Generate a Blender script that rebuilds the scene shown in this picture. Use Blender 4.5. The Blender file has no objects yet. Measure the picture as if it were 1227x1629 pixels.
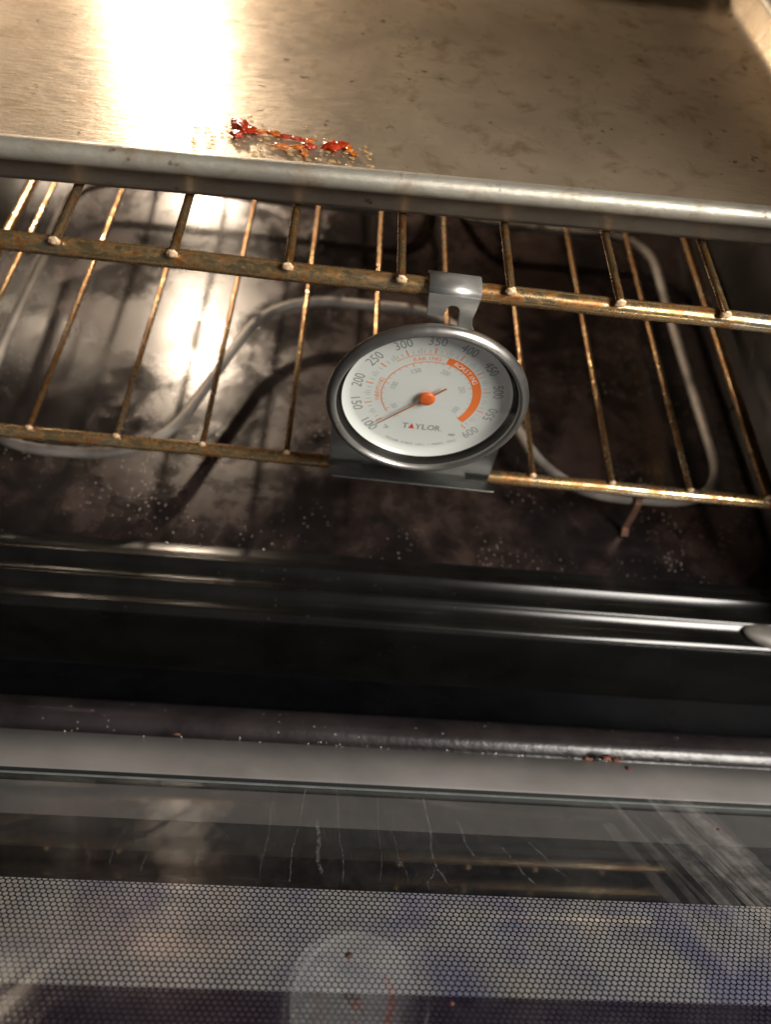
import bpy, bmesh, math, random
from mathutils import Matrix, Vector
random.seed(7)
S = 0.001                                   # all lengths below are written in millimetres
R = math.radians
scene = bpy.context.scene
COL = scene.collection

# ------------------------------------------------------------------ camera
cd = bpy.data.cameras.new('camera'); cam = bpy.data.objects.new('camera', cd); COL.objects.link(cam)
rt = Vector((0.99333912, 0.01314502, 0.11447537)); fw = Vector((0.08402463, 0.59719448, -0.79768328))
upv = Vector((-0.07884962, 0.80198875, 0.59211213))
m = Matrix((rt, upv, -fw)).transposed().to_4x4()
m.translation = Vector((0, -271.27, 202.0)) * S
cam.matrix_world = m
cd.sensor_fit = 'VERTICAL'; cd.sensor_height = 24.0; cd.sensor_width = 24.0
cd.lens = 24.0 * 1289.3 / 1629.0
cd.clip_start = 0.005; cd.clip_end = 50
cd.dof.use_dof = True; cd.dof.focus_distance = 0.345; cd.dof.aperture_fstop = 3.8
scene.camera = cam

# ------------------------------------------------------------------ world and room light
w = bpy.data.worlds.new('World'); scene.world = w; w.use_nodes = True
bg = w.node_tree.nodes['Background']; bg.inputs[0].default_value = (0.80, 0.86, 1.0, 1); bg.inputs[1].default_value = 0.035
ld = bpy.data.lights.new('kitchen_ceiling_lamp', 'AREA'); ld.shape = 'DISK'; ld.size = 0.55
ld.energy = 26.0; ld.color = (1.0, 0.94, 0.86)
lo_ = bpy.data.objects.new('kitchen_ceiling_lamp', ld); COL.objects.link(lo_)
lo_.location = (0.76, -0.52, 0.76)
lo_.rotation_euler = (Vector((0.05, 0.0, -0.1)) - Vector(lo_.location)).to_track_quat('-Z', 'Y').to_euler()
BULB_STRENGTH = 2000.0
vs = scene.view_settings; vs.view_transform = 'Standard'; vs.look = 'None'; vs.gamma = 1; vs.exposure = 0.0
vs.use_curve_mapping = False
scene.render.engine = 'CYCLES'
scene.cycles.max_bounces = 10; scene.cycles.glossy_bounces = 6; scene.cycles.transparent_max_bounces = 12
scene.cycles.sample_clamp_indirect = 4.0

# ------------------------------------------------------------------ materials
class NT:
    def __init__(s, name):
        s.m = bpy.data.materials.new(name); s.m.use_nodes = True; s.t = s.m.node_tree; s.t.nodes.clear()
        s.out = s.n('ShaderNodeOutputMaterial')
    def n(s, kind, **kw):
        o = s.t.nodes.new(kind)
        for k, v in kw.items(): setattr(o, k, v)
        return o
    def l(s, a, b): s.t.links.new(a, b)
    def coord(s, scale=(1, 1, 1), rot=(0, 0, 0)):
        tc = s.n('ShaderNodeTexCoord'); mp = s.n('ShaderNodeMapping')
        mp.inputs['Scale'].default_value = scale; mp.inputs['Rotation'].default_value = rot
        s.l(tc.outputs['Object'], mp.inputs[0]); return mp.outputs[0]
    def noise(s, vec, scale, detail=4, rough=0.55, dist=0.0):
        o = s.n('ShaderNodeTexNoise'); o.inputs['Scale'].default_value = scale; o.inputs['Detail'].default_value = detail
        o.inputs['Roughness'].default_value = rough; o.inputs['Distortion'].default_value = dist
        s.l(vec, o.inputs['Vector']); return o.outputs[0]
    def ramp(s, fac, stops, interp='LINEAR'):
        o = s.n('ShaderNodeValToRGB'); cr = o.color_ramp; cr.interpolation = interp
        while len(cr.elements) < len(stops): cr.elements.new(0.5)
        for e, (p, c) in zip(cr.elements, stops):
            e.position = p; e.color = c if isinstance(c, tuple) and len(c) == 4 else ((c[0], c[1], c[2], 1) if isinstance(c, tuple) else (c, c, c, 1))
        s.l(fac, o.inputs[0]); return o.outputs[0]
    def mix(s, fac, a, b, blend='MIX'):
        o = s.n('ShaderNodeMix', data_type='RGBA', blend_type=blend)
        for sock, v in ((o.inputs[0], fac), (o.inputs[6], a), (o.inputs[7], b)):
            if hasattr(v, 'links'): s.l(v, sock)
            elif isinstance(v, (int, float)): sock.default_value = v
            else: sock.default_value = (*v, 1)
        return o.outputs[2]
    def math(s, op, a, b=0.5):
        o = s.n('ShaderNodeMath', operation=op)
        for i, v in enumerate((a, b)):
            if hasattr(v, 'links'): s.l(v, o.inputs[i])
            else: o.inputs[i].default_value = v
        return o.outputs[0]
    def bump(s, h, strength=0.3, dist=0.0005):
        o = s.n('ShaderNodeBump'); o.inputs['Strength'].default_value = strength; o.inputs['Distance'].default_value = dist
        s.l(h, o.inputs['Height']); return o.outputs[0]
    def bsdf(s, **kw):
        b = s.n('ShaderNodeBsdfPrincipled')
        for k, v in kw.items():
            k = {'color': 'Base Color', 'metal': 'Metallic', 'rough': 'Roughness', 'normal': 'Normal', 'spec': 'Specular IOR Level',
                 'coat': 'Coat Weight', 'coat_rough': 'Coat Roughness', 'alpha': 'Alpha', 'sss': 'Subsurface Weight', 'sss_r': 'Subsurface Radius', 'sss_s': 'Subsurface Scale',
                 'trans': 'Transmission Weight', 'ior': 'IOR', 'aniso': 'Anisotropic', 'emit': 'Emission Color', 'emit_s': 'Emission Strength'}[k]
            if hasattr(v, 'links'): s.l(v, b.inputs[k])
            elif isinstance(v, tuple) and len(v) == 3 and k not in ('Subsurface Radius',): b.inputs[k].default_value = (*v, 1)
            else: b.inputs[k].default_value = v
        s.l(b.outputs[0], s.out.inputs[0]); return b

def M_enamel(name, base, lo, hi, speck=0.0, bump=0.15, mott=(0.6, 1.6)):
    t = NT(name); v = t.coord()
    n1 = t.noise(v, 28, 6, 0.6); n2 = t.noise(v, 260, 3); n3 = t.noise(v, 9, 3)
    c = t.ramp(n1, [(0.3, tuple(b * mott[0] for b in base)), (0.7, tuple(b * mott[1] for b in base))])
    if speck:
        vo = t.n('ShaderNodeTexVoronoi'); vo.inputs['Scale'].default_value = 330; t.l(v, vo.inputs['Vector'])
        sp = t.ramp(vo.outputs['Distance'], [(0.10, 1.0), (0.2, 0.0)])
        pick = t.ramp(t.noise(v, 45, 3), [(0.48, 0.0), (0.62, 1.0)])
        sepc = t.n('ShaderNodeSeparateColor'); t.l(vo.outputs['Color'], sepc.inputs[0])
        rnd = t.ramp(sepc.outputs[0], [(0.7, 0.0), (0.74, 1.0)])
        f = t.math('MULTIPLY', t.math('MULTIPLY', sp, pick), t.math('MULTIPLY', rnd, speck))
        c = t.mix(f, c, (0.45, 0.42, 0.38))
    rough = t.ramp(n3, [(0.3, lo), (0.7, hi)])
    h = t.math('ADD', n1, t.math('MULTIPLY', n2, 0.35))
    t.bsdf(color=c, rough=rough, normal=t.bump(h, bump, 0.0006))
    return t.m

def M_floor():
    t = NT('brown_black_floor_enamel'); v = t.coord()
    big = t.noise(v, 13, 6, 0.6, 0.5); mid = t.noise(v, 48, 6, 0.68, 0.3); fine = t.noise(v, 300, 3)
    film = t.ramp(t.math('ADD', t.math('MULTIPLY', big, 0.72), t.math('MULTIPLY', mid, 0.28)), [(0.43, 0.0), (0.55, 1.0)])
    c = t.mix(film, t.ramp(mid, [(0.3, (0.006, 0.005, 0.005)), (0.7, (0.012, 0.0095, 0.0095))]), t.ramp(mid, [(0.3, (0.012, 0.0078, 0.0070)), (0.7, (0.034, 0.0215, 0.0190))]))
    vo = t.n('ShaderNodeTexVoronoi'); vo.inputs['Scale'].default_value = 420; t.l(v, vo.inputs['Vector'])
    sp = t.ramp(vo.outputs['Distance'], [(0.12, 1.0), (0.26, 0.0)])
    sc = t.n('ShaderNodeSeparateColor'); t.l(vo.outputs['Color'], sc.inputs[0])
    f = t.math('MULTIPLY', t.math('MULTIPLY', sp, t.ramp(sc.outputs[0], [(0.62, 0.0), (0.66, 1.0)])), t.ramp(t.noise(v, 16, 2), [(0.47, 0.0), (0.6, 0.9)]))
    c = t.mix(f, c, (0.30, 0.26, 0.23))
    ro = t.mix(film, t.ramp(mid, [(0.3, 0.13), (0.7, 0.19)]), t.ramp(mid, [(0.3, 0.27), (0.7, 0.38)]))
    h = t.math('ADD', t.math('ADD', mid, t.math('MULTIPLY', fine, 0.3)), t.math('MULTIPLY', f, 1.2))
    t.bsdf(color=c, rough=ro, normal=t.bump(h, 0.28, 0.0006))
    return t.m

def M_rack(name, sc, lo, hi, amt, k=1.0):
    t = NT(name); v = t.coord(); vl = t.coord(scale=sc)
    n1 = t.noise(vl, 150, 6, 0.66, 0.5); n2 = t.noise(vl, 520, 4, 0.6); n3 = t.noise(v, 9, 3); n4 = t.noise(v, 700, 2)
    base = t.ramp(n3, [(0.3, (0.74, 0.60, 0.36)), (0.5, (0.66, 0.48, 0.24)), (0.7, (0.80, 0.71, 0.52))])
    rust = t.ramp(n2, [(0.3, (0.13, 0.050, 0.016)), (0.5, (0.30, 0.125, 0.035)), (0.7, (0.52, 0.27, 0.085))])
    f = t.ramp(t.math('ADD', t.math('MULTIPLY', n1, 0.72), t.math('MULTIPLY', n2, 0.28)), [(lo, 0.0), (hi, amt)])
    c = t.mix(1.0, t.mix(f, base, rust), (k, k, k), 'MULTIPLY')
    met = t.ramp(f, [(0.0, 0.93), (1.0, 0.68)]); ro = t.ramp(f, [(0.0, 0.18), (1.0, 0.36)])
    t.bsdf(color=c, metal=met, rough=ro, normal=t.bump(t.math('ADD', n4, t.math('MULTIPLY', f, 0.6)), 0.10, 0.0003))
    return t.m

def M_pan(name, tint, lo, hi, brown, metal):
    t = NT(name); v = t.coord(); vs_ = t.coord(scale=(1, 5, 1), rot=(0, 0, R(4)))
    n1 = t.noise(v, 11, 6, 0.62); n2 = t.noise(v, 60, 6, 0.65, 0.4); n3 = t.noise(vs_, 130, 4, 0.6); n4 = t.noise(v, 420, 2)
    c = t.ramp(n1, [(0.25, tuple(x * 0.66 for x in tint)), (0.5, tint), (0.75, tuple(min(1, x * 1.3) for x in tint))])
    st = t.ramp(n2, [(0.52, 0.0), (0.72, brown)])
    c = t.mix(st, c, (0.20, 0.12, 0.05))
    pit = t.ramp(t.noise(v, 150, 2, 0.5), [(0.68, 0.0), (0.75, 0.8)])
    c = t.mix(pit, c, (0.07, 0.04, 0.02))
    ro = t.ramp(t.math('ADD', t.math('MULTIPLY', n2, 0.6), t.math('MULTIPLY', n3, 0.4)), [(0.3, lo), (0.7, hi)])
    h = t.math('ADD', t.math('MULTIPLY', n2, 0.6), t.math('ADD', t.math('MULTIPLY', n3, 0.8), t.math('MULTIPLY', n4, 0.25)))
    t.bsdf(color=c, metal=metal, rough=ro, normal=t.bump(h, 0.42, 0.0006))
    return t.m

def M_steel(name, col, ro, sc=(1, 1, 1), bump=0.06, metal=1.0):
    t = NT(name); v = t.coord(scale=sc)
    n1 = t.noise(v, 90, 5, 0.6); n2 = t.noise(v, 20, 3)
    c = t.ramp(n2, [(0.3, tuple(x * 0.85 for x in col)), (0.7, col)])
    t.bsdf(color=c, metal=metal, rough=t.ramp(n1, [(0.3, ro * 0.8), (0.7, ro * 1.35)]), normal=t.bump(n1, bump, 0.0003))
    return t.m

def M_plain(name, col, rough=0.5, metal=0.0, var=0.12, scale=60, bump=0.1, **kw):
    t = NT(name); v = t.coord(); n1 = t.noise(v, scale, 4)
    c = t.ramp(n1, [(0.3, tuple(x * (1 - var) for x in col)), (0.7, tuple(min(1, x * (1 + var)) for x in col))])
    t.bsdf(color=c, rough=rough, metal=metal, normal=t.bump(n1, bump, 0.0004), **kw)
    return t.m

def M_glass(name, tint=(1, 1, 1), ior=1.5, rough=0.02):
    t = NT(name); fr = t.n('ShaderNodeFresnel'); gm = t.n('ShaderNodeNewGeometry')
    mr = t.n('ShaderNodeMapRange'); mr.inputs[3].default_value = ior; mr.inputs[4].default_value = 1 / ior   # same sheet seen from either side
    t.l(gm.outputs['Backfacing'], mr.inputs[0]); t.l(mr.outputs[0], fr.inputs[0])
    tr = t.n('ShaderNodeBsdfTransparent'); tr.inputs[0].default_value = (*tint, 1)
    gl = t.n('ShaderNodeBsdfGlossy'); gl.inputs['Roughness'].default_value = rough
    mx = t.n('ShaderNodeMixShader'); t.l(fr.outputs[0], mx.inputs[0]); t.l(tr.outputs[0], mx.inputs[1]); t.l(gl.outputs[0], mx.inputs[2])
    t.l(mx.outputs[0], t.out.inputs[0]); return t.m

def M_film(name, col, amount, scale, lo, hi, stretch=(1, 1, 1), rough=0.45):
    """dried film lying on glass: patchy, see-through"""
    t = NT(name); v = t.coord(scale=stretch)
    n1 = t.noise(v, scale, 6, 0.7); a = t.math('MULTIPLY', t.ramp(n1, [(lo, 0.0), (hi, 1.0)]), amount)
    t.bsdf(color=col, rough=rough, alpha=a)
    return t.m

MAT = {}
MAT['floor'] = M_floor()
MAT['wall'] = M_enamel('black_wall_enamel', (0.014, 0.012, 0.011), 0.22, 0.40, speck=0.2, bump=0.2)
MAT['lip'] = M_enamel('glossy_black_front_enamel', (0.006, 0.006, 0.0055), 0.16, 0.24, speck=0.08, bump=0.06)
MAT['doorblack'] = M_enamel('glossy_black_door_enamel', (0.004, 0.004, 0.005), 0.06, 0.14, speck=0.05, bump=0.03)
MAT['bead'] = M_enamel('speckled_door_bead_enamel', (0.020, 0.016, 0.017), 0.24, 0.36, speck=1.0, bump=1.0)
MAT['rail'] = M_rack('tarnished_chrome_rail', (0.8, 1.3, 1.3), 0.45, 0.57, 0.95); MAT['wire'] = M_rack('shaded_tarnished_chrome_wire', (1.3, 0.7, 1.3), 0.40, 0.54, 0.95, 0.62)  # wire is the rail's chrome, tarnished and darkened to paint in shade
MAT['weld'] = M_plain('cut_wire_end', (0.74, 0.50, 0.30), 0.42, 0.15, 0.35, 600, 0.6)
MAT['pan'] = M_pan('worn_aluminium_pan', (0.50, 0.41, 0.30), 0.26, 0.44, 0.7, 0.66)
MAT['panrim'] = M_pan('aluminium_pan_rim', (0.41, 0.385, 0.325), 0.42, 0.60, 0.6, 0.65)
MAT['panunder'] = M_pan('browned_shaded_pan_outside', (0.30, 0.26, 0.21), 0.40, 0.60, 0.6, 0.7)  # browned, and darkened to paint in the shade below the rim
MAT['element'] = M_plain('grey_element_sheath', (0.25, 0.225, 0.20), 0.55, 0.15, 0.6, 28, 0.3)
MAT['bracket'] = M_plain('heat_browned_steel', (0.12, 0.06, 0.035), 0.45, 0.7, 0.4, 200, 0.2)
MAT['steel'] = M_steel('polished_stainless', (0.38, 0.365, 0.34), 0.32, bump=0.0, metal=0.9)
MAT['sheet'] = M_steel('shaded_stainless_sheet', (0.27, 0.27, 0.26), 0.34, sc=(1, 8, 1), metal=1.0)  # same stainless as the tab, darkened to paint in the bezel's shadow
MAT['tab'] = M_steel('lit_stainless_tab', (0.46, 0.455, 0.43), 0.40, sc=(1, 8, 1), metal=0.8)  # same stainless in a lighter tone, its lit look painted in
MAT['caseblack'] = M_plain('dark_case_inside', (0.03, 0.028, 0.025), 0.35, 0.6)
MAT['dial'] = M_plain('white_dial_enamel', (0.63, 0.66, 0.62), 0.28, 0.0, 0.02, 40, 0.01)
MAT['orange'] = M_plain('orange_dial_print', (0.80, 0.18, 0.03), 0.45, 0, 0.06)
MAT['orangethin'] = M_plain('pale_orange_dial_print', (0.78, 0.27, 0.12), 0.5, 0, 0.06)
MAT['greyprint'] = M_plain('grey_dial_print', (0.27, 0.28, 0.26), 0.5, 0, 0.1)
MAT['palegrey'] = M_plain('pale_grey_dial_print', (0.36, 0.38, 0.36), 0.5, 0, 0.1)
MAT['red'] = M_plain('red_dial_print', (0.70, 0.05, 0.02), 0.45, 0, 0.05)
MAT['whiteprint'] = M_plain('white_dial_print', (0.85, 0.78, 0.70), 0.5, 0, 0.05)
MAT['needle'] = M_plain('orange_brown_needle_paint', (0.40, 0.15, 0.08), 0.4, 0, 0.1)
MAT['hub'] = M_plain('orange_hub_paint', (0.66, 0.12, 0.02), 0.4, 0, 0.12, 200)
MAT['glass'] = M_glass('clear_glass')
MAT['doorglass'] = M_glass('door_window_glass', (0.95, 0.96, 0.955), 1.85, 0.03)
MAT['glassedge'] = M_plain('ground_glass_edge', (0.27, 0.31, 0.30), 0.3, 0, 0.2, 90)
MAT['trim'] = M_plain('satin_grey_trim', (0.28, 0.265, 0.255), 0.38, 0.35, 0.25, 14, 0.08)
MAT['underglass'] = M_plain('grey_panel_under_glass', (0.145, 0.137, 0.135), 0.45, 0.2, 0.1, 25, 0.03)
MAT['hinge'] = M_plain('dull_grey_hinge_steel', (0.20, 0.18, 0.16), 0.5, 0.4, 0.3, 60, 0.2)
MAT['frit'] = M_plain('black_window_frit', (0.008, 0.009, 0.011), 0.12, 0, 0.2, 30, 0.0)
def M_coated(name, col, gloss, var=True):
    """coated inner pane: part mirror, part clear or painted colour"""
    t = NT(name); v = t.coord(); gl = t.n('ShaderNodeBsdfGlossy'); gl.inputs['Roughness'].default_value = 0.05
    if col is None: ba = t.n('ShaderNodeBsdfTransparent')
    else:
        ba = t.n('ShaderNodeBsdfDiffuse'); n = t.noise(v, 24, 4); n2 = t.noise(v, 60, 4); n3 = t.noise(v, 11, 2)
        c = t.ramp(n, [(0.34, tuple(q * k for q, k in zip(col, (0.62, 0.62, 0.86)))), (0.5, col), (0.66, tuple(q * k for q, k in zip(col, (1.2, 1.12, 0.98))))])
        c = t.mix(1.0, c, t.ramp(n2, [(0.3, 0.72), (0.7, 1.0)]), 'MULTIPLY'); t.l(c, ba.inputs[0])
    mx = t.n('ShaderNodeMixShader'); mx.inputs[0].default_value = gloss
    t.l(ba.outputs[0], mx.inputs[1]); t.l(gl.outputs[0], mx.inputs[2]); t.l(mx.outputs[0], t.out.inputs[0]); return t.m
MAT['innerdark'] = M_coated('dark_inner_glass', (0.006, 0.007, 0.009), 0.12)
MAT['innerpale'] = M_coated('pale_painted_reflection_glass', (0.95, 0.93, 1.0), 0.34)  # pale diffuse colour paints in bright reflections seen through the dots
MAT['innerplum'] = M_coated('plum_painted_reflection_glass', (0.095, 0.065, 0.12), 0.20)  # plum colour paints in the dark band reflected in the window
MAT['coated'] = M_coated('coated_middle_glass', None, 0.11)
MAT['seam'] = M_plain('black_seam', (0.01, 0.01, 0.01), 0.6)
MAT['drip'] = M_film('dried_drip_film', (0.58, 0.57, 0.54), 0.22, 420, 0.42, 0.70)
MAT['smear'] = M_film('greasy_smear_film', (0.74, 0.68, 0.64), 0.06, 120, 0.25, 0.75)
MAT['haze_spot'] = M_film('pale_grease_film', (0.50, 0.47, 0.48), 0.035, 42, 0.42, 0.72)
MAT['crumb'] = M_plain('pale_crumb', (0.7, 0.68, 0.64), 0.3, 0, 0.3, 300)
MAT['darkfleck'] = M_plain('dark_fleck', (0.05, 0.018, 0.010), 0.5, 0, 0.5, 300)
MAT['crust'] = M_plain('reddish_brown_crust', (0.13, 0.045, 0.028), 0.55, 0, 0.5, 400, 0.6)
MAT['sauce'] = M_plain('red_orange_baked_sauce', (0.36, 0.032, 0.006), 0.25, 0, 0.55, 350, 0.6, sss=0.25, sss_r=(0.003, 0.0008, 0.0003), sss_s=1.0, coat=0.35, coat_rough=0.15)
MAT['sauce2'] = M_plain('orange_baked_sauce', (0.50, 0.13, 0.012), 0.25, 0, 0.5, 350, 0.6, sss=0.25, sss_r=(0.003, 0.0012, 0.0003), sss_s=1.0, coat=0.35, coat_rough=0.15)
MAT['oil'] = M_plain('amber_oil_drop', (0.60, 0.40, 0.18), 0.06, 0, 0.2, 200, 0.0, coat=1.0, coat_rough=0.03, alpha=0.45)
MAT['socket'] = M_plain('white_ceramic_socket', (0.7, 0.68, 0.62), 0.4)
t = NT('lit_bulb_glass'); t.n('ShaderNodeTexCoord'); e = t.n('ShaderNodeEmission'); e.inputs[0].default_value = (1.0, 0.79, 0.585, 1); e.inputs[1].default_value = BULB_STRENGTH
t.l(e.outputs[0], t.out.inputs[0]); MAT['bulb'] = t.m

# ------------------------------------------------------------------ helpers
def obj(name, verts, faces, mat, parent=None, smooth=True, kind=None, local=False):
    me = bpy.data.meshes.new(name); me.from_pydata([(x * S, y * S, z * S) for x, y, z in verts], [], faces); me.update()
    return link(name, me, mat, parent, smooth, kind)
def link(name, me, mat, parent=None, smooth=True, kind=None):
    if mat: me.materials.clear(); me.materials.append(MAT[mat] if isinstance(mat, str) else mat)
    if smooth and len(me.polygons): me.polygons.foreach_set('use_smooth', [True] * len(me.polygons))
    o = bpy.data.objects.new(name, me); COL.objects.link(o)
    if parent: o.parent = parent
    if kind: o['kind'] = kind
    return o
def sharp(o, ang=35):
    me = o.data; bm = bmesh.new(); bm.from_mesh(me)
    for e in bm.edges:
        if len(e.link_faces) == 2 and e.calc_face_angle(0) > R(ang): e.smooth = False
    bm.to_mesh(me); bm.free(); return o
def empty(name, loc=(0, 0, 0), rot=(0, 0, 0)):
    o = bpy.data.objects.new(name, None); COL.objects.link(o); o.empty_display_size = 0.01
    o.location = Vector(loc) * S; o.rotation_euler = rot; return o
def tag(o, label, cat, group=None):
    o['label'] = label; o['category'] = cat
    if group: o['group'] = group
    return o
def up_normals(o):
    if sum(p.normal.z * p.area for p in o.data.polygons) < 0: o.data.flip_normals()
    return o
def fixnormals(o):
    bm = bmesh.new(); bm.from_mesh(o.data); bmesh.ops.recalc_face_normals(bm, faces=bm.faces); bm.to_mesh(o.data); bm.free(); return o

def tube_data(pts, rad, n=12, cap=True, rads=None):
    pts = [Vector(p) for p in pts]; V = []; F = []; prev = None
    for i, p in enumerate(pts):
        d = (pts[min(i + 1, len(pts) - 1)] - pts[max(i - 1, 0)]).normalized()
        if prev is None:
            a = Vector((0, 0, 1)) if abs(d.z) < 0.9 else Vector((1, 0, 0)); u = d.cross(a).normalized()
        else: u = (prev - d * prev.dot(d)).normalized()
        v = d.cross(u); prev = u; r = rads[i] if rads else rad
        for k in range(n):
            t_ = 2 * math.pi * k / n; V.append(tuple(p + (u * math.cos(t_) + v * math.sin(t_)) * r))
    for i in range(len(pts) - 1):
        for k in range(n):
            F.append((i * n + k, i * n + (k + 1) % n, (i + 1) * n + (k + 1) % n, (i + 1) * n + k))
    if cap:
        F.append(tuple(range(n))[::-1]); F.append(tuple((len(pts) - 1) * n + k for k in range(n)))
    return V, F
def tube(name, pts, rad, mat, parent=None, n=12, rads=None):
    V, F = tube_data(pts, rad, n, True, rads); o = obj(name, V, F, mat, parent); fixnormals(o); sharp(o, 60); return o
def smooth_path(keys, r, seg=8):
    """polyline with rounded corners of radius r"""
    keys = [Vector(k) for k in keys]; out = [keys[0]]
    for i in range(1, len(keys) - 1):
        a, b, c = keys[i - 1], keys[i], keys[i + 1]; rr = r[i] if isinstance(r, (list, tuple)) else r
        d1 = (a - b); d2 = (c - b); L = min(rr, d1.length * 0.49, d2.length * 0.49)
        p1 = b + d1.normalized() * L; p2 = b + d2.normalized() * L
        for k in range(seg + 1):
            t_ = k / seg; out.append(p1 * (1 - t_) ** 2 + b * 2 * t_ * (1 - t_) + p2 * t_ ** 2)
    out.append(keys[-1]); return out
def box(name, lo, hi, mat, parent=None, bev=1.0, kind=None):
    bm = bmesh.new(); bmesh.ops.create_cube(bm, size=1)
    for v in bm.verts: v.co = Vector([(lo[i] + hi[i]) / 2 + v.co[i] * (hi[i] - lo[i]) for i in range(3)]) * S
    if bev: bmesh.ops.bevel(bm, geom=bm.edges[:], offset=bev * S, segments=2, affect='EDGES', profile=0.5)
    me = bpy.data.meshes.new(name); bm.to_mesh(me); bm.free()
    o = link(name, me, mat, parent, True, kind); return sharp(o, 40)
def extrude_profile(name, prof, x0, x1, mat, parent=None, kind=None, nx=24, wob=0.0):
    """profile of (y, z) swept along X"""
    V = []; F = []; n = len(prof)
    for i in range(nx + 1):
        x = x0 + (x1 - x0) * i / nx
        for (y, z) in prof: V.append((x, y, z + wob * math.sin(x * 0.021 + y)))
    for i in range(nx):
        for k in range(n - 1): F.append((i * n + k, (i + 1) * n + k, (i + 1) * n + k + 1, i * n + k + 1))
    return obj(name, V, F, mat, parent, True, kind)
def prism(name, outline, z0, z1, mat, parent=None, bev=0.0, smooth=False):
    """closed outline in local xy, thickness z0..z1"""
    n = len(outline); V = [(x, y, z0) for x, y in outline] + [(x, y, z1) for x, y in outline]
    F = [tuple(range(n))[::-1], tuple(range(n, 2 * n))] + [(k, (k + 1) % n, n + (k + 1) % n, n + k) for k in range(n)]
    o = obj(name, V, F, mat, parent, smooth)
    if bev:
        bm = bmesh.new(); bm.from_mesh(o.data)
        es = [e for e in bm.edges if abs(e.verts[0].co.z - e.verts[1].co.z) < 1e-7]
        bmesh.ops.bevel(bm, geom=es, offset=bev * S, segments=2, affect='EDGES'); bm.to_mesh(o.data); bm.free()
        for p in o.data.polygons: p.use_smooth = True
        sharp(o, 50)
    fixnormals(o); return o
def lathe(name, prof, mat, parent=None, n=96, smooth=True):
    """profile of (r, z) turned about local z"""
    V = []; F = []; m_ = len(prof)
    for i in range(n):
        a = 2 * math.pi * i / n
        for (r, z) in prof: V.append((r * math.cos(a), r * math.sin(a), z))
    for i in range(n):
        j = (i + 1) % n
        for k in range(m_ - 1): F.append((i * m_ + k, j * m_ + k, j * m_ + k + 1, i * m_ + k + 1))
    o = obj(name, V, F, mat, parent, smooth); fixnormals(o)
    return sharp(o, 45)
def lump(name, c, r, mat, parent=None, sub=2, amp=0.35, freq=1.0, seed=0):
    rng = random.Random(seed); bm = bmesh.new(); bmesh.ops.create_icosphere(bm, subdivisions=sub, radius=1)
    ph = [rng.uniform(0, 6.28) for _ in range(9)]
    for v in bm.verts:
        p = v.co; k = 1 + amp * (math.sin(3.1 * freq * p.x + ph[0]) * math.sin(2.7 * freq * p.y + ph[1]) + 0.6 * math.sin(5.3 * freq * p.z + ph[2] + 3 * p.x) + 0.4 * math.sin(8.1 * freq * p.y + ph[3] + 2 * p.x)) + rng.uniform(-amp, amp) * 0.25
        v.co = Vector((p.x * r[0] * k, p.y * r[1] * k, max(p.z * r[2] * k, -r[2] * 0.5))) * S
    me = bpy.data.meshes.new(name); bm.to_mesh(me); bm.free()
    o = link(name, me, mat, parent); o.location = Vector(c) * S; return o

# ------------------------------------------------------------------ oven
oven = empty('oven'); tag(oven, 'black enamelled oven with speckled floor, lit inside, its dirty glass door half open', 'oven')
XL, XR, YB, ZF, ZC = -240.0, 285.0, 490.0, -190.0, 235.0
floor_prof = []; CV = 230.0
for k in range(25):                                           # cove up to the back wall
    a = R(90) * k / 24; floor_prof.append((YB - CV + CV * math.cos(a), ZF + CV - CV * math.sin(a)))
floor_prof += [(200, ZF), (100, ZF), (0, ZF), (-12, ZF)]
o = extrude_profile('floor', floor_prof, XL, XR, 'floor', oven)
def arc(cy, cz, r, a0, a1, n=6): return [(cy + r * math.cos(R(a0 + (a1 - a0) * k / n)), cz + r * math.sin(R(a0 + (a1 - a0) * k / n))) for k in range(n + 1)]
lip = [(-12, ZF), (-17, -189.4), (-20, -188.2)] + arc(-24.5, -188.6, 3.2, 60, 120, 6) + [(-29, -188.0), (-35.5, -188.2)] + arc(-39.5, -188.2, 2.6, 50, 130, 6) + [(-43.5, -188.6), (-50, -188.4)] + arc(-54, -191.2, 4.2, 75, 180, 10) + [(-58.3, -199), (-58.3, -225), (-58.3, -262)]
o = extrude_profile('front_sill', lip, XL - 70, XR + 70, 'lip', oven, nx=40, wob=0.12)
def wall(name, pts, mat='wall'):
    return obj(name, pts, [(0, 1, 2, 3)], mat, oven, False)
wall('back_wall', [(XL, YB, ZF + CV), (XR, YB, ZF + CV), (XR, YB, ZC), (XL, YB, ZC)])
wall('side_wall', [(XL, -50, ZF), (XL, YB, ZF), (XL, YB, ZC), (XL, -50, ZC)])
wall('side_wall', [(XR, YB, ZF), (XR, -50, ZF), (XR, -50, ZC), (XR, YB, ZC)])
wall('ceiling', [(XL, -50, ZC), (XL, YB, ZC), (XR, YB, ZC), (XR, -50, ZC)])
for nm, x0, x1 in (('door_jamb', XL - 50, XL), ('door_jamb', XR, XR + 50)):
    box(nm, (x0, -55, -186), (x1, -48, ZC + 50), 'lip', oven, 2.0)
box('header', (XL, -55, ZC + 0.5), (XR, -48, ZC + 50), 'lip', oven, 2.0)

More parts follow.
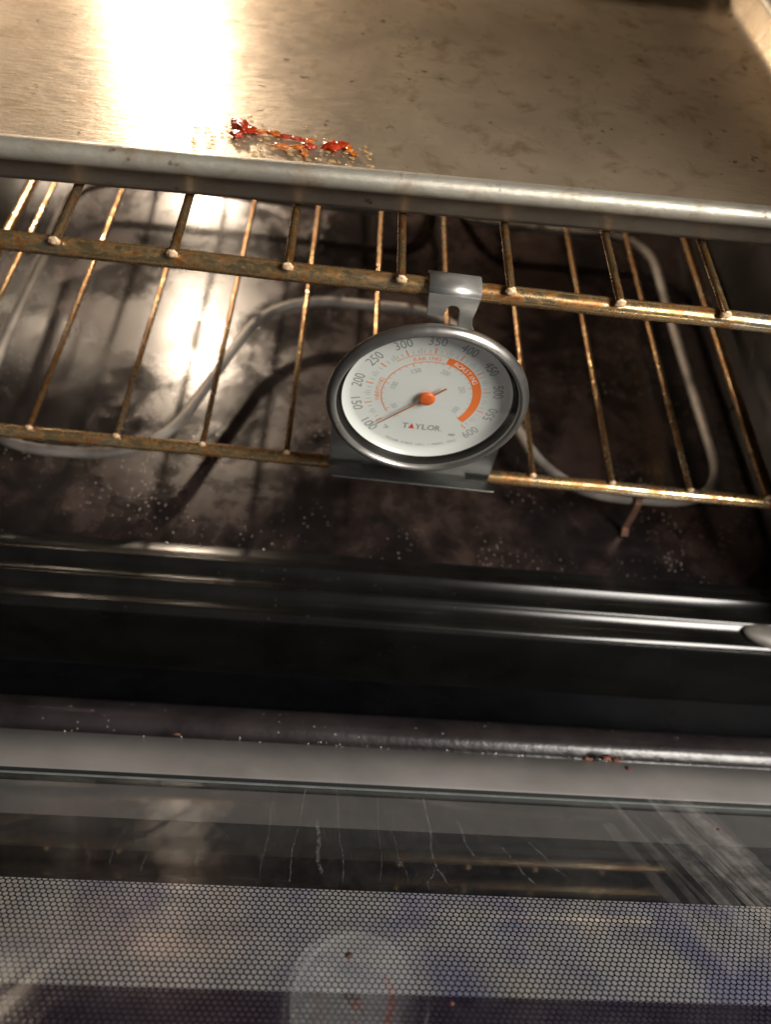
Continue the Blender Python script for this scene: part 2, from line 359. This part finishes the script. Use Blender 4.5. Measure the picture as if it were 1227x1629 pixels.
# interior light: bulb on the back wall
lr = empty('interior_light', (-156, YB, 92)); lr.parent = oven; lr['label'] = 'lit warm appliance bulb on the oven back wall'
V, F = tube_data([(0, 0, 0), (0, -14, 0)], 15, 24); o = obj('socket', V, F, 'socket', lr); fixnormals(o); sharp(o)
bm = bmesh.new(); bmesh.ops.create_uvsphere(bm, u_segments=24, v_segments=16, radius=11 * S)
for v in bm.verts: v.co = Vector((v.co.x, v.co.y * 1.2 - 26 * S, v.co.z))
me = bpy.data.meshes.new('bulb'); bm.to_mesh(me); bm.free(); link('bulb', me, 'bulb', lr)

# ------------------------------------------------------------------ racks
def make_rack(yaw, cx, y0, z, xs, label, ynear, yend=405, dz_rail=-5.5, rr=4.0, wr=1.85):
    root = empty('oven_rack', (cx, y0, z), (0, 0, yaw)); tag(root, label, 'oven rack', 'wire racks in the oven')
    rx0, rx1 = -238, 238
    jr = random.Random(int(abs(z)) + 3)
    pts = [(rx0 + (rx1 - rx0) * k / 60, 0.6 + 0.15 * math.sin(k * 0.7), dz_rail + 0.1 * math.sin(k * 0.43)) for k in range(61)]
    tube('front_rail', pts, rr, 'rail', root, 16)
    tube('rear_rail', [(rx0, yend - 12, dz_rail), (rx1, yend - 12, dz_rail)], rr, 'rail', root, 12)
    for sx in (rx0 + 2, rx1 - 2): tube('side_rail', [(sx, -2, dz_rail + 0.3), (sx, yend - 10, dz_rail + 0.3)], rr * 0.92, 'wire', root, 12)
    for x in xs:
        b = jr.uniform(-0.35, 0.35); k_ = 14
        pts = [(x + b * math.sin(3 * i / k_ + x), ynear + (yend - ynear) * i / k_, 0.18 * math.sin(2.2 * i / k_ + x)) for i in range(k_ + 1)]
        wv = tube('wire', pts, wr, 'wire', root, 12)
        wl = lump('weld_tip', (x + b * math.sin(x), ynear - 0.35, -0.1), (wr * 1.2, 0.8, wr * 1.22), 'weld', wv, 3, 0.13, 1.6, int(x) + 400)
    return root
s_ = 45.0
make_rack(R(-0.592), 20, 0, 0, [-108.94 + s_ * k - 20 for k in range(-2, 8)], 'upper wire rack under the sheet pan, with the thermometer hooked on its front rail', -3.6)
make_rack(R(-0.786), 20, 13.15, -132.04, [-153.7 + s_ * k - 20 for k in range(-1, 10)], 'lower wire rack below the thermometer, above the heating element', 0.2, 395, -5.0, 3.7, 1.6)

# ------------------------------------------------------------------ bake element
be = empty('bake_element', (0, 0, 0)); be.parent = oven; be['label'] = 'pale grey looped bake element tube just above the oven floor'
ZE = -165.0
keys = [(60, 400, ZE + 8), (60, 330, ZE), (40, 296, ZE), (-202, 296, ZE), (-202, 26, ZE), (-96, 29, ZE), (-42, 181, ZE), (86, 185, ZE), (139, 28, ZE), (248, 28, ZE), (248, 298, ZE), (100, 296, ZE), (84, 330, ZE), (84, 400, ZE + 8)]
path = smooth_path(keys, [0, 20, 20, 45, 62, 42, 48, 44, 46, 42, 40, 20, 20, 0], 10)
dense = []
for a, b in zip(path[:-1], path[1:]):
    k_ = max(1, int((b - a).length / 14))
    for i in range(k_): dense.append(a + (b - a) * i / k_)
dense.append(path[-1])
tube('heating_tube', [(p.x, p.y, p.z + 0.9 * math.sin(p.x * 0.03 + p.y * 0.02)) for p in dense], 3.3, 'element', be, 14)
def leg_clip(x, y):
    # bent strip: wraps the tube, then a foot runs forward and down to the floor
    prof = [(y + 5.2, ZE - 3), (y + 5.0, ZE + 3), (y + 2, ZE + 5.0), (y - 3, ZE + 4.6), (y - 5.2, ZE + 1), (y - 5.8, ZE - 8), (y - 6.5, ZE - 20), (y - 10, ZE - 24.2)]
    V = []; F = []
    for (yy, zz) in prof: V += [(x - 2, yy, zz), (x + 2, yy, zz), (x + 2, yy - 0.9, zz + 0.3), (x - 2, yy - 0.9, zz + 0.3)]
    for i in range(len(prof) - 1):
        for k in range(4): F.append((i * 4 + k, i * 4 + (k + 1) % 4, (i + 1) * 4 + (k + 1) % 4, (i + 1) * 4 + k))
    F += [(3, 2, 1, 0), tuple(4 * (len(prof) - 1) + k for k in range(4))]
    o = obj('support_leg', V, F, 'bracket', be, False); fixnormals(o)
leg_clip(190, 28.3)

# ------------------------------------------------------------------ sheet pan
pr = empty('sheet_pan', (22, 200, 0), (0, 0, R(2.2))); tag(pr, 'worn aluminium sheet pan with rolled rim on the upper rack', 'sheet pan')
def rrect(x0, x1, y0, y1, r, n=8):
    out = []
    for cx, cy, a0 in ((x1 - r, y0 + r, -90), (x1 - r, y1 - r, 0), (x0 + r, y1 - r, 90), (x0 + r, y0 + r, 180)):
        for k in range(n + 1):
            a = R(a0 + 90 * k / n); out.append((cx + r * math.cos(a), cy + r * math.sin(a), math.cos(a), math.sin(a)))
    # refine the long sides
    fin = []
    for i in range(len(out)):
        a = out[i]; b = out[(i + 1) % len(out)]; L = math.hypot(b[0] - a[0], b[1] - a[1]); k_ = max(1, int(L / 20))
        for j in range(k_):
            t_ = j / k_; fin.append(tuple(a[q] * (1 - t_) + b[q] * t_ for q in range(4)))
    return fin
px0, px1, py0, py1 = -221, 216, -159.5, 119
base = rrect(px0, px1, py0, py1, 11)
def ring_mesh(name, prof, mat, parent, closed_center=None):
    V = []; F = []; n = len(base); m_ = len(prof)
    for (d, z) in prof:
        for (x, y, nx, ny) in base: V.append((x + nx * d, y + ny * d, z + 0.35 * math.sin(x * 0.031) * math.sin(y * 0.027 + 1)))
    for k in range(m_ - 1):
        for i in range(n): F.append((k * n + i, k * n + (i + 1) % n, (k + 1) * n + (i + 1) % n, (k + 1) * n + i))
    if closed_center is not None: F.append(tuple(range(n)))
    o = obj(name, V, F, mat, parent, True); return o
# inside floor and walls (top face), then underside
o = ring_mesh('pan_body', [(-4, 3.6), (-2, 3.7), (0, 4.2), (1.8, 5.8), (3.0, 8.5), (6.4, 20.5)], 'pan', pr, True); fixnormals(o)
o = ring_mesh('pan_underside', [(-4, 2.5), (1.6, 2.6), (4.4, 3.6), (5.6, 6.0), (9.0, 18.0)], 'panunder', pr, True); fixnormals(o)
bead = [(10.3 + 4.5 * math.cos(R(a)), 20.6 + 4.5 * math.sin(R(a))) for a in range(190, -141, -15)]
o = ring_mesh('rolled_rim', bead, 'panrim', pr); fixnormals(o)

# ------------------------------------------------------------------ thermometer
TC = (45.3, -6.0, -57.4)
th = empty('oven_thermometer', TC, (R(90), R(0.8), 0)); tag(th, 'round steel oven thermometer with white dial hooked on the upper rack', 'thermometer')
# local frame: x right, y up, z towards the viewer, origin at dial centre on the back plate
def arc_pts(cx, cy, r, a0, a1, n=10): return [(cx + r * math.cos(R(a0 + (a1 - a0) * k / n)), cy + r * math.sin(R(a0 + (a1 - a0) * k / n))) for k in range(n + 1)]
out = [(-41, -6), (-41, -58.6), (42, -59.8), (42, -6)] + arc_pts(0, 0, 38, 10, 170, 24)
prism('back_plate', out, 0.0, 0.9, 'sheet', th, 0.25)
out = [(26.0, 27.4), (21.0, 31.6), (17.2, 34.0), (14.4, 36.6), (12.4, 40.0), (11.8, 43.5), (12.4, 48.0), (13.0, 54.2), (-8.5, 54.6), (-7.4, 43.2), (-0.8, 43.0), (-0.2, 46.4)] + arc_pts(2.8, 46.6, 2.8, 180, 0, 10) + [(6.4, 38.0), (6.0, 27.0)]
prism('hanger_tab', out, 0.05, 0.97, 'tab', th, 0.25)
# hook wrapping over the rail
prof = [(0.0, 52.6), (0.0, 53.2)] ; hk = []
for k in range(13):
    a = R(0 + 200 * k / 12); hk.append((-6.0 + 6.2 * math.cos(a), 54.2 + 3.6 * math.sin(a)))
hk = [(0.45, 53.0)] + [(z_ + 0.25, y_) for (z_, y_) in hk]
V = []; F = []
for (z_, y_) in hk: V += [(-8.5, y_, z_), (13.0, y_ - 0.4, z_)]
nn = len(hk)
for i in range(nn - 1): F.append((2 * i, 2 * i + 1, 2 * i + 3, 2 * i + 2))
o = obj('hanging_hook', V, F, 'tab', th); md = o.modifiers.new('thickness', 'SOLIDIFY'); md.thickness = 0.8 * S; md.offset = 0; fixnormals(o)
# foot: shelf bent forward, free at both ends, neck in the middle
out = [(-23.5, 0.0), (29.5, 0.0), (29.5, 3.4)] + arc_pts(43.3, 7.6, 3.6, 90, 0, 6)[:0] + [(40.0, 3.0)] + arc_pts(40.5, 6.5, 3.6, -90, 0, 6) + [(44.1, 10.2)] + arc_pts(42.6, 10.2, 1.5, 0, 90, 4) + [(-38.9, 11.7)] + arc_pts(-38.9, 10.2, 1.5, 90, 180, 4) + arc_pts(-36.8, 6.5, 3.6, 180, 270, 6) + [(-23.5, 3.4)]
ft = prism('foot', out, -0.45, 0.45, 'sheet', th, 0.25)
ft.location = Vector((0.3, -57.2, 0.2)) * S; ft.rotation_euler = (R(76), 0, R(-1.3))
# case and bezel
lathe('case', [(0, 0.95), (36.0, 0.95), (37.5, 2.6), (41.0, 5.0), (44.0, 6.6)], 'sheet', th)
bez = [(43.4, 5.8), (44.7, 6.9), (45.4, 8.2), (45.4, 9.4), (44.9, 10.6), (44.0, 11.6), (42.9, 12.2), (41.9, 12.1), (41.2, 11.4), (40.8, 10.2), (40.7, 9.0)]
lathe('bezel', bez, 'steel', th, 128)
lathe('inner_wall', [(40.75, 10.0), (40.6, 7.4), (40.0, 6.2), (38.4, 6.0)], 'caseblack', th)
df = lathe('dial_face', [(0.0, 3.6), (20, 3.6), (34.4, 3.6), (35.6, 3.9), (36.8, 4.6), (37.8, 5.6), (38.5, 6.7)], 'dial', th, 128)
up_normals(lathe('glass_cover', [(0.0, 10.2), (20, 10.15), (40.6, 9.9)], 'glass', th, 64))
ZP = 3.66
class Sheet:
    def __init__(s): s.v = []; s.f = []
    def add(s, pts, z=ZP):
        b = len(s.v); s.v += [(x, y, z) for x, y in pts]; s.f.append(tuple(range(b, b + len(pts))))
    def ring(s, r0, r1, a0, a1, n=48, z=ZP):
        for k in range(n):
            b0 = R(a0 + (a1 - a0) * k / n); b1 = R(a0 + (a1 - a0) * (k + 1) / n)
            s.add([(r0 * math.cos(b0), r0 * math.sin(b0)), (r1 * math.cos(b0), r1 * math.sin(b0)), (r1 * math.cos(b1), r1 * math.sin(b1)), (r0 * math.cos(b1), r0 * math.sin(b1))], z)
    def bar(s, ang, r0, r1, wd, z=ZP):
        c, n_ = math.cos(R(ang)), math.sin(R(ang)); h = wd / 2
        s.add([(r0 * c - h * n_, r0 * n_ + h * c), (r0 * c + h * n_, r0 * n_ - h * c), (r1 * c + h * n_, r1 * n_ - h * c), (r1 * c - h * n_, r1 * n_ + h * c)], z)
    def done(s, name, mat, parent, kind=None):
        o = obj(name, s.v, s.f, mat, parent, False, kind); return o
TXT = {}
def glyphs(body, bold=0.0):
    """flat outline of a piece of text in units of its cap height, centred"""
    key = (body, bold)
    if key not in TXT:
        cu = bpy.data.curves.new('lettering', 'FONT'); cu.body = body; cu.size = 1; cu.offset = bold; cu.resolution_u = 3
        ob = bpy.data.objects.new('lettering', cu); COL.objects.link(ob)
        dg = bpy.context.evaluated_depsgraph_get(); me = bpy.data.meshes.new_from_object(ob.evaluated_get(dg))
        V = [tuple(v.co) for v in me.vertices]; F = [tuple(p.vertices) for p in me.polygons]
        bpy.data.objects.remove(ob); bpy.data.meshes.remove(me)
        xs = [v[0] for v in V] or [0]; cap = 0.70
        TXT[key] = ([((x - (min(xs) + max(xs)) / 2) / cap, y / cap) for x, y, _ in V], F, (max(xs) - min(xs)) / cap)
    return TXT[key]
def put_text(sh, body, cx, cy, rot, h, width=None, bold=0.0, z=ZP):
    V, F, wd = glyphs(body, bold); kx = (width / wd) if width else h
    c, s2 = math.cos(R(rot)), math.sin(R(rot)); b = len(sh.v)
    for x, y in V:
        x *= kx; y = (y - 0.5) * h; sh.v.append((cx + x * c - y * s2, cy + x * s2 + y * c, z))
    sh.f += [tuple(b + i for i in f) for f in F]
def ring_text(sh, body, r, a_mid, h, adv, flip=False, bold=0.0, z=ZP):
    n = len(body)
    for i, ch in enumerate(body):
        if ch == ' ': continue
        da = math.degrees((i - (n - 1) / 2) * adv / r); a = a_mid + (da if flip else -da)
        put_text(sh, ch, r * math.cos(R(a)), r * math.sin(R(a)), a + (90 if flip else -90), h, None if True else 0, bold, z)
def FA(f): return 223 - (f - 100) * 0.528
def CA(c): return FA(c * 1.8 + 32)
num = Sheet()
for f in range(100, 601, 50):
    a = FA(f); fl = f in (100, 150, 550, 600); r_ = 32.3
    put_text(num, str(f), r_ * math.cos(R(a)), r_ * math.sin(R(a)), a + (90 if fl else -90), 4.7, 7.9)
num.done('fahrenheit_numerals', 'greyprint', df)
cn = Sheet()
for c in range(50, 301, 50):
    a = CA(c); fl = c in (50, 300); r_ = 16.2
    put_text(cn, str(c), r_ * math.cos(R(a)), r_ * math.sin(R(a)), a + (90 if fl else -90), 2.7, 2.8 if c == 50 else 4.2)
put_text(cn, '°C', -12.2, -14.6, -45, 2.0, 2.4)
cn.done('celsius_numerals', 'palegrey', df)
tk = Sheet(); ok = Sheet()
for f in range(100, 601, 10):
    if f % 50 == 0: ok.bar(FA(f), 25.3, 28.7, 0.62)
    else: tk.bar(FA(f), 25.5, 27.6, 0.26)
for f in range(125, 600, 50): tk.bar(FA(f), 25.5, 28.6, 0.30)
for c in range(40, 311, 10):
    if c % 50 == 0 and c < 300: ok.bar(CA(c), 18.7, 20.4, 0.4)
    else: tk.bar(CA(c), 19.3, 20.4, 0.22)
tk.done('minor_ticks', 'palegrey', df); ok.done('major_ticks', 'orangethin', df)
ar = Sheet(); ar.ring(20.7, 24.6, 76, -37.5, 64); ar.done('roasting_band', 'orange', df)
ln = Sheet(); ln.ring(20.4, 20.85, 217, 76, 72, ZP + 0.02); ln.ring(24.55, 24.9, 131, 76, 40, ZP + 0.02)
ring_text(ln, 'WARMING', 22.6, 176, 2.2, 2.0); ring_text(ln, 'BAKING', 22.6, 99, 2.1, 2.1)
ln.done('warming_baking_lines', 'orangethin', df)
rs = Sheet(); ring_text(rs, 'ROASTING', 22.6, 47, 2.3, 2.0, z=ZP + 0.03); rs.done('roasting_lettering', 'whiteprint', df)
br = Sheet(); xx = -8.3
for ch, wd in (('T', 3.0), ('A', 2.9), ('Y', 3.2), ('L', 2.4), ('O', 3.6), ('R', 2.8), ('.', 0.5)):
    if ch != 'A': put_text(br, ch, xx + wd / 2, -20.7, 0, 3.5, wd * (0.96 if ch != '.' else 1), 0.022)
    xx += wd + 0.12
put_text(br, '°F', -16.0, -23.0, -40, 2.4, 2.9, 0.01)
put_text(br, 'NSF', 16.2, -24.2, 0, 1.6, 3.2, 0.03)
for i, ch in enumerate('TAYLOR SINCE 1851 / MODEL 5932'):
    if ch == ' ': continue
    a = 244 + i * 2.05
    put_text(br, ch, 33.2 * math.cos(R(a)), 33.2 * math.sin(R(a)), a + 90, 1.35, None, 0.0)
br.done('maker_lettering', 'greyprint', df)
tr = Sheet(); tr.add([(-5.25, -22.45), (-2.35, -22.45), (-3.8, -18.85)]); tr.done('red_triangle_letter', 'red', df)
# needle and hub
na = R(-136.5); c_, s2 = math.cos(na), math.sin(na)
nd = [(-10.6, 0.42), (0, 0.55), (28.6, 0.18), (28.6, -0.18), (0, -0.55), (-10.6, -0.42)]
prism('needle', [(x * c_ - y * s2, x * s2 + y * c_) for x, y in nd], 5.4, 5.7, 'needle', th)
lathe('needle_hub', [(0, 6.8), (2.6, 6.75), (3.4, 6.5), (3.8, 6.0), (3.8, 5.2), (1.0, 5.0), (1.0, 3.6)], 'hub', th, 40)

# ------------------------------------------------------------------ oven door, hanging half open
DT = 34.5
dr = empty('door', (22, -118, -205), (0, 0, 0)); dr.parent = oven; dr['label'] = 'half open oven door with dirty glass window and dotted screen'
# local frame: x right, y away from the oven along the door, z out of the inner face
cT, sT = math.cos(R(DT)), math.sin(R(DT))
dm = Matrix(((-1, 0, 0), (0, -cT, sT), (0, sT, cT))).to_4x4()   # local x points to -X so that the frame stays right handed
dr.rotation_euler = dm.to_euler()
DX = 300.0
def dprof(name, prof, x0, x1, mat, nx=30, wob=0.0):
    V = []; F = []; n = len(prof)
    for i in range(nx + 1):
        x = x0 + (x1 - x0) * i / nx
        for (u, z) in prof: V.append((x, u, z + wob * math.sin(x * 0.03 + u)))
    for i in range(nx):
        for k in range(n - 1): F.append((i * n + k, i * n + k + 1, (i + 1) * n + k + 1, (i + 1) * n + k))
    o = obj(name, V, F, mat, dr); up_normals(o); return o
inner = [(-78, -40), (-78, -10), (-76, -7)] + [(-60, -7), (-40, -6.6), (-34, -6.0)]
sharp(dprof('inner_panel', inner, -DX, DX, 'doorblack'), 40)
beadp = [(-34, -6.0), (-32.4, -4.0), (-30, -1.2), (-27.5, 0.6), (-24, 1.4), (-20, 1.5), (-15.5, 1.2), (-12.4, -0.2), (-10.4, -2.6), (-9.2, -6.0), (-8, -9.0), (1.5, -9.0)]
dprof('raised_bead', beadp, -DX, DX, 'bead', 60, 0.15)
sharp(dprof('trim_strip', [(1.5, -9.0), (1.5, -0.6), (2.2, 0.1), (16, 0.0), (29.0, -0.2), (30.0, -0.8), (30.2, -6.0)], -DX, DX, 'trim', 30, 0.1), 50)
dprof('seam_groove', [(30.1, -1.0), (30.3, -6.0), (34.2, -6.0)], -DX, DX, 'seam')
dprof('panel_under_glass', [(34.2, -5.0), (56.5, -5.0)], -DX, DX, 'underglass')
dprof('window_lip', [(56.5, -5.0), (56.6, -22.4)], -DX, DX, 'seam')
dprof('inner_pane', [(56.6, -22.4), (75.0, -22.4)], -DX, DX, 'innerdark')
dprof('inner_pane', [(75.0, -22.4), (126.0, -22.4)], -DX, DX, 'innerpale')
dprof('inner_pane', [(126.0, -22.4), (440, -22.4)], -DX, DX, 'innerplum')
dprof('middle_pane', [(57.5, -10.0), (440, -10.0)], -DX, DX, 'coated')
dprof('glass_pane', [(34.9, 0.0), (440, 0.0)], -DX, DX, 'doorglass')
dprof('glass_edge', [(33.6, -0.6), (34.3, 0.1), (36.0, 0.12)], -DX, DX, 'glassedge')
box('outer_shell', (-DX, -78, -58), (DX, 450, -24), 'lip', dr, 3.0)
for nm, x0, x1, u0, u1 in (('side_frame', -DX - 14, -DX, -78, 450), ('side_frame', DX, DX + 14, -78, 450), ('end_frame', -DX, DX, 440, 450)):
    box(nm, (x0, u0, -58), (x1, u1, 0.5), 'lip', dr, 2.0)
# black screen printed on the glass: a honeycomb of round openings
PIT = 2.42; RW = PIT * math.sqrt(3) / 2; V = []; F = []; row = 0; u = 94.6
HEX = []
for k in range(12):
    a = math.pi / 6 * k; hr = (PIT / math.sqrt(3)) * (1.0 if k % 2 else math.cos(math.pi / 6))
    HEX.append((hr * math.cos(a), hr * math.sin(a)))
HR = 0.985
while u < 236:
    x = -236 + (PIT / 2 if row % 2 else 0)
    while x < 236:
        b = len(V)
        V += [(x + hx, u + hy, -3.5) for hx, hy in HEX] + [(x + HR * math.cos(math.pi / 6 * k), u + HR * math.sin(math.pi / 6 * k), -3.5) for k in range(12)]
        F += [(b + k, b + (k + 1) % 12, b + 12 + (k + 1) % 12, b + 12 + k) for k in range(12)]
        x += PIT
    u += RW; row += 1
obj('dot_screen', V, F, 'frit', dr, False, 'stuff')

# dried drips, crusts and smears on the glass (they move with the door)
def ribbon(pts, wd, z=0.12):
    V = []; F = []
    for i, (x, u) in enumerate(pts):
        a = pts[max(i - 1, 0)]; b = pts[min(i + 1, len(pts) - 1)]; dx, du = b[0] - a[0], b[1] - a[1]; L = math.hypot(dx, du) or 1
        h = wd * (0.5 if not isinstance(wd, list) else 1) ; V += [(x - du / L * h, u + dx / L * h, z), (x + du / L * h, u - dx / L * h, z + 0.03)]
    for i in range(len(pts) - 1): F.append((2 * i, 2 * i + 1, 2 * i + 3, 2 * i + 2))
    return V, F
def wx(X): return -(X - 22)                       # world X to door-local x
rng = random.Random(11)
# (world X at the top, start u, end u, drift)
for X, u0, u1, dxx in [(-9, 36, 93, -2), (5, 36, 95, -5), (11, 58, 90, 2), (19.5, 36, 94, 3), (39, 36, 94, -1), (44, 62, 92, 5), (61, 40, 86, 1), (61.5, 84, 96, -5), (62, 84, 96, 6), (75, 54, 78, 4), (93, 70, 92, 10), (106, 66, 88, 12), (-70, 58, 90, -3), (-60, 66, 92, 2), (-38, 72, 95, 1), (-86, 74, 92, 7)]:
    n_ = 22; pts = []; x = X
    for i in range(n_ + 1):
        t_ = i / n_; pts.append((wx(X + dxx * t_ + 0.9 * math.sin(t_ * 9 + X) * t_ + rng.uniform(-0.25, 0.25)), u0 + (u1 - u0) * t_))
    V, F = ribbon(pts, rng.choice([0.3, 0.4, 0.5, 0.8, 1.5])); obj('dried_drip', V, F, 'drip', dr, False)
V = []; F = []
for i in range(46):                                  # diagonal wipe marks on the right
    X0_ = rng.gauss(178, 14); u0 = rng.uniform(16, 70); L = rng.uniform(30, 120); sl = rng.gauss(0.32, 0.03)
    if i < 34: X0_ = rng.gauss(184, 9) + (u0 - 20) * 0.12
    cv = rng.gauss(0, 2.5); pts = [(wx(X0_ + sl * L * k / 6 + cv * math.sin(k / 6 * 3.14)), u0 + L * k / 6) for k in range(7)]
    v, f = ribbon(pts, rng.choice([0.5, 0.9, 2.2, 4.0, 6.0, 9.0]), 0.15 + 0.004 * i); b = len(V); V += v; F += [tuple(b + q for q in ff) for ff in f]
obj('wipe_smear', V, F, 'smear', dr, False, 'stuff')
dprof('grease_film', [(36, 0.07), (200, 0.07), (436, 0.07)], -DX + 6, DX - 6, 'haze_spot')
lump('dark_spot', (wx(24.3), 129, 0.2), (1.5, 1.2, 0.5), 'darkfleck', dr, 2, 0.15, 1, 5)  # small dark raised spot on the window
for i, (X, u_, r_) in enumerate([(-62, -1, (2.2, 0.6, 0.7)), (163, -1.0, (3.4, 2.0, 1.6)), (168, 0.5, (2.4, 2.2, 1.2)), (152, 1.5, (2.6, 1.2, 1.0)), (172, 8, (1.2, 1.6, 0.5)), (201, 52, (0.8, 0.8, 0.4)), (60, 148, (0.8, 0.8, 0.4))]):
    lump('baked_on_crust', (wx(X), u_, 0.3 if u_ > 1.4 else -0.2), r_, 'crust', dr, 2, 0.35, 1.5, 30 + i)
bm = bmesh.new()
for i in range(46):                                 # pale crumbs caught along the edge of the trim
    X = rng.choice([rng.uniform(-150, 255), rng.gauss(70, 60)]); u_ = rng.gauss(0.6, 0.8); r_ = rng.uniform(0.10, 0.42)
    ret = bmesh.ops.create_icosphere(bm, subdivisions=1, radius=r_ * S)
    for v in ret['verts']: v.co += Vector((wx(X), u_, 0.1)) * S
me = bpy.data.meshes.new('crumbs'); bm.to_mesh(me); bm.free(); link('crumbs', me, 'crumb', dr, True, 'stuff')

# grey hinge cover at the right end of the sill
bm = bmesh.new(); bmesh.ops.create_uvsphere(bm, u_segments=24, v_segments=12, radius=1)
for v in bm.verts: v.co = Vector((v.co.x * 24, v.co.y * 8, v.co.z * 5)) * S
me = bpy.data.meshes.new('hinge_cover'); bm.to_mesh(me); bm.free()
hc = link('hinge_cover', me, 'hinge'); hc.location = Vector((272, -50, -187)) * S; hc.rotation_euler = (0, 0, R(-14))
hc.parent = oven; hc['label'] = 'rounded grey metal hinge cover at the right end of the black sill'

# ------------------------------------------------------------------ food scraps on the pan
ZPAN = 4.3
def scrap(name, blobs, mat, label, seed):
    blobs = [((c[0] * 0.93 + 5.0, c[1] + 1.0), r_, rz, mt) for c, r_, rz, mt in blobs]
    c0 = blobs[0][0]; root = empty(name, (c0[0], c0[1], ZPAN)); tag(root, label, 'food scrap', 'sauce scraps on the pan')
    for i, (c, r_, rz, mt) in enumerate(blobs):
        r_ = (r_[0] * 1.0, r_[1] * 1.0, r_[2] * 0.40); o = lump('baked_piece', (c[0] - c0[0], c[1] - c0[1], r_[2] * 0.4), r_, mt, root, 3, 0.34, 1.5, seed + i); o.rotation_euler = (0, 0, R(rz))
# ground positions on the pan were read off the photograph as world X, Y
scrap('sauce_scrap', [((-57, 86), (3.2, 5.2, 4.2), 20, 'sauce'), ((-53, 85), (4.2, 3.0, 2.6), -10, 'sauce'), ((-58, 80), (2.6, 2.8, 2.6), 0, 'sauce'), ((-60, 90), (1.4, 3.0, 2.6), 40, 'sauce')], 'sauce', 'largest bright red baked sauce clump, at the left end of the spill on the pan', 60)
scrap('sauce_scrap', [((-47, 84.5), (3.4, 1.5, 1.6), 10, 'sauce2'), ((-41, 84.5), (3.6, 1.8, 1.8), -10, 'sauce2'), ((-35, 83), (3.2, 1.5, 1.5), 5, 'sauce'), ((-29, 82.5), (3.4, 1.4, 1.4), -5, 'sauce'), ((-24, 82), (2.6, 1.4, 1.5), 5, 'sauce2')], 'sauce', 'thin red brown sauce strand trailing right from the largest red clump', 80)
scrap('sauce_scrap', [((-36, 74.5), (4.2, 1.6, 1.6), -6, 'sauce2'), ((-29, 75.5), (3.8, 1.6, 1.6), 8, 'sauce2'), ((-24, 77), (3.4, 2.2, 2.0), 0, 'sauce'), ((-25, 71), (1.3, 3.0, 1.2), 15, 'sauce2')], 'sauce2', 'bright orange forked sauce strand in the middle of the spill', 100)
scrap('sauce_scrap', [((-13, 79), (4.2, 3.6, 3.0), 0, 'sauce'), ((-8, 81), (3.0, 2.4, 2.2), 15, 'sauce'), ((-4, 79), (2.0, 2.6, 1.6), 0, 'sauce2'), ((-1.5, 75.5), (2.2, 1.2, 1.0), -20, 'sauce2')], 'sauce', 'red sauce clump at the right end of the spill on the pan', 120)
scrap('sauce_scrap', [((-25, 62.5), (2.4, 1.4, 0.9), 0, 'sauce2'), ((-19, 61), (2.2, 1.3, 0.8), 10, 'oil'), ((-14, 62), (2.4, 1.8, 0.9), -10, 'sauce2')], 'sauce2', 'small golden brown crumb row beside the pan rim, nearer the left', 140)
scrap('sauce_scrap', [((-6, 61), (2.6, 1.4, 0.9), 0, 'oil'), ((0, 61), (3.0, 1.6, 1.1), 10, 'sauce2'), ((5, 60.5), (2.4, 1.6, 1.1), -8, 'sauce2'), ((9, 59.5), (1.6, 1.0, 0.7), 0, 'sauce2')], 'sauce2', 'golden brown crumb row beside the pan rim under the right red clump', 160)
bm = bmesh.new(); rng = random.Random(5)
for i in range(110):
    X = rng.uniform(-68, 12); Y = 76 - (X + 28) * 0.05 + rng.gauss(0, 8); r_ = rng.uniform(0.3, 1.25)
    if Y < 50: continue
    ret = bmesh.ops.create_icosphere(bm, subdivisions=2, radius=1)
    for v in ret['verts']: v.co = Vector((X + v.co.x * r_ * 1.4, Y + v.co.y * r_, ZPAN - 0.15 + max(v.co.z, -0.2) * r_ * 0.55)) * S
me = bpy.data.meshes.new('oil_droplets'); bm.to_mesh(me); bm.free()
od = link('oil_droplets', me, 'oil'); od['kind'] = 'stuff'; tag(od, 'shiny amber oil droplets scattered around the sauce spill on the pan', 'oil')
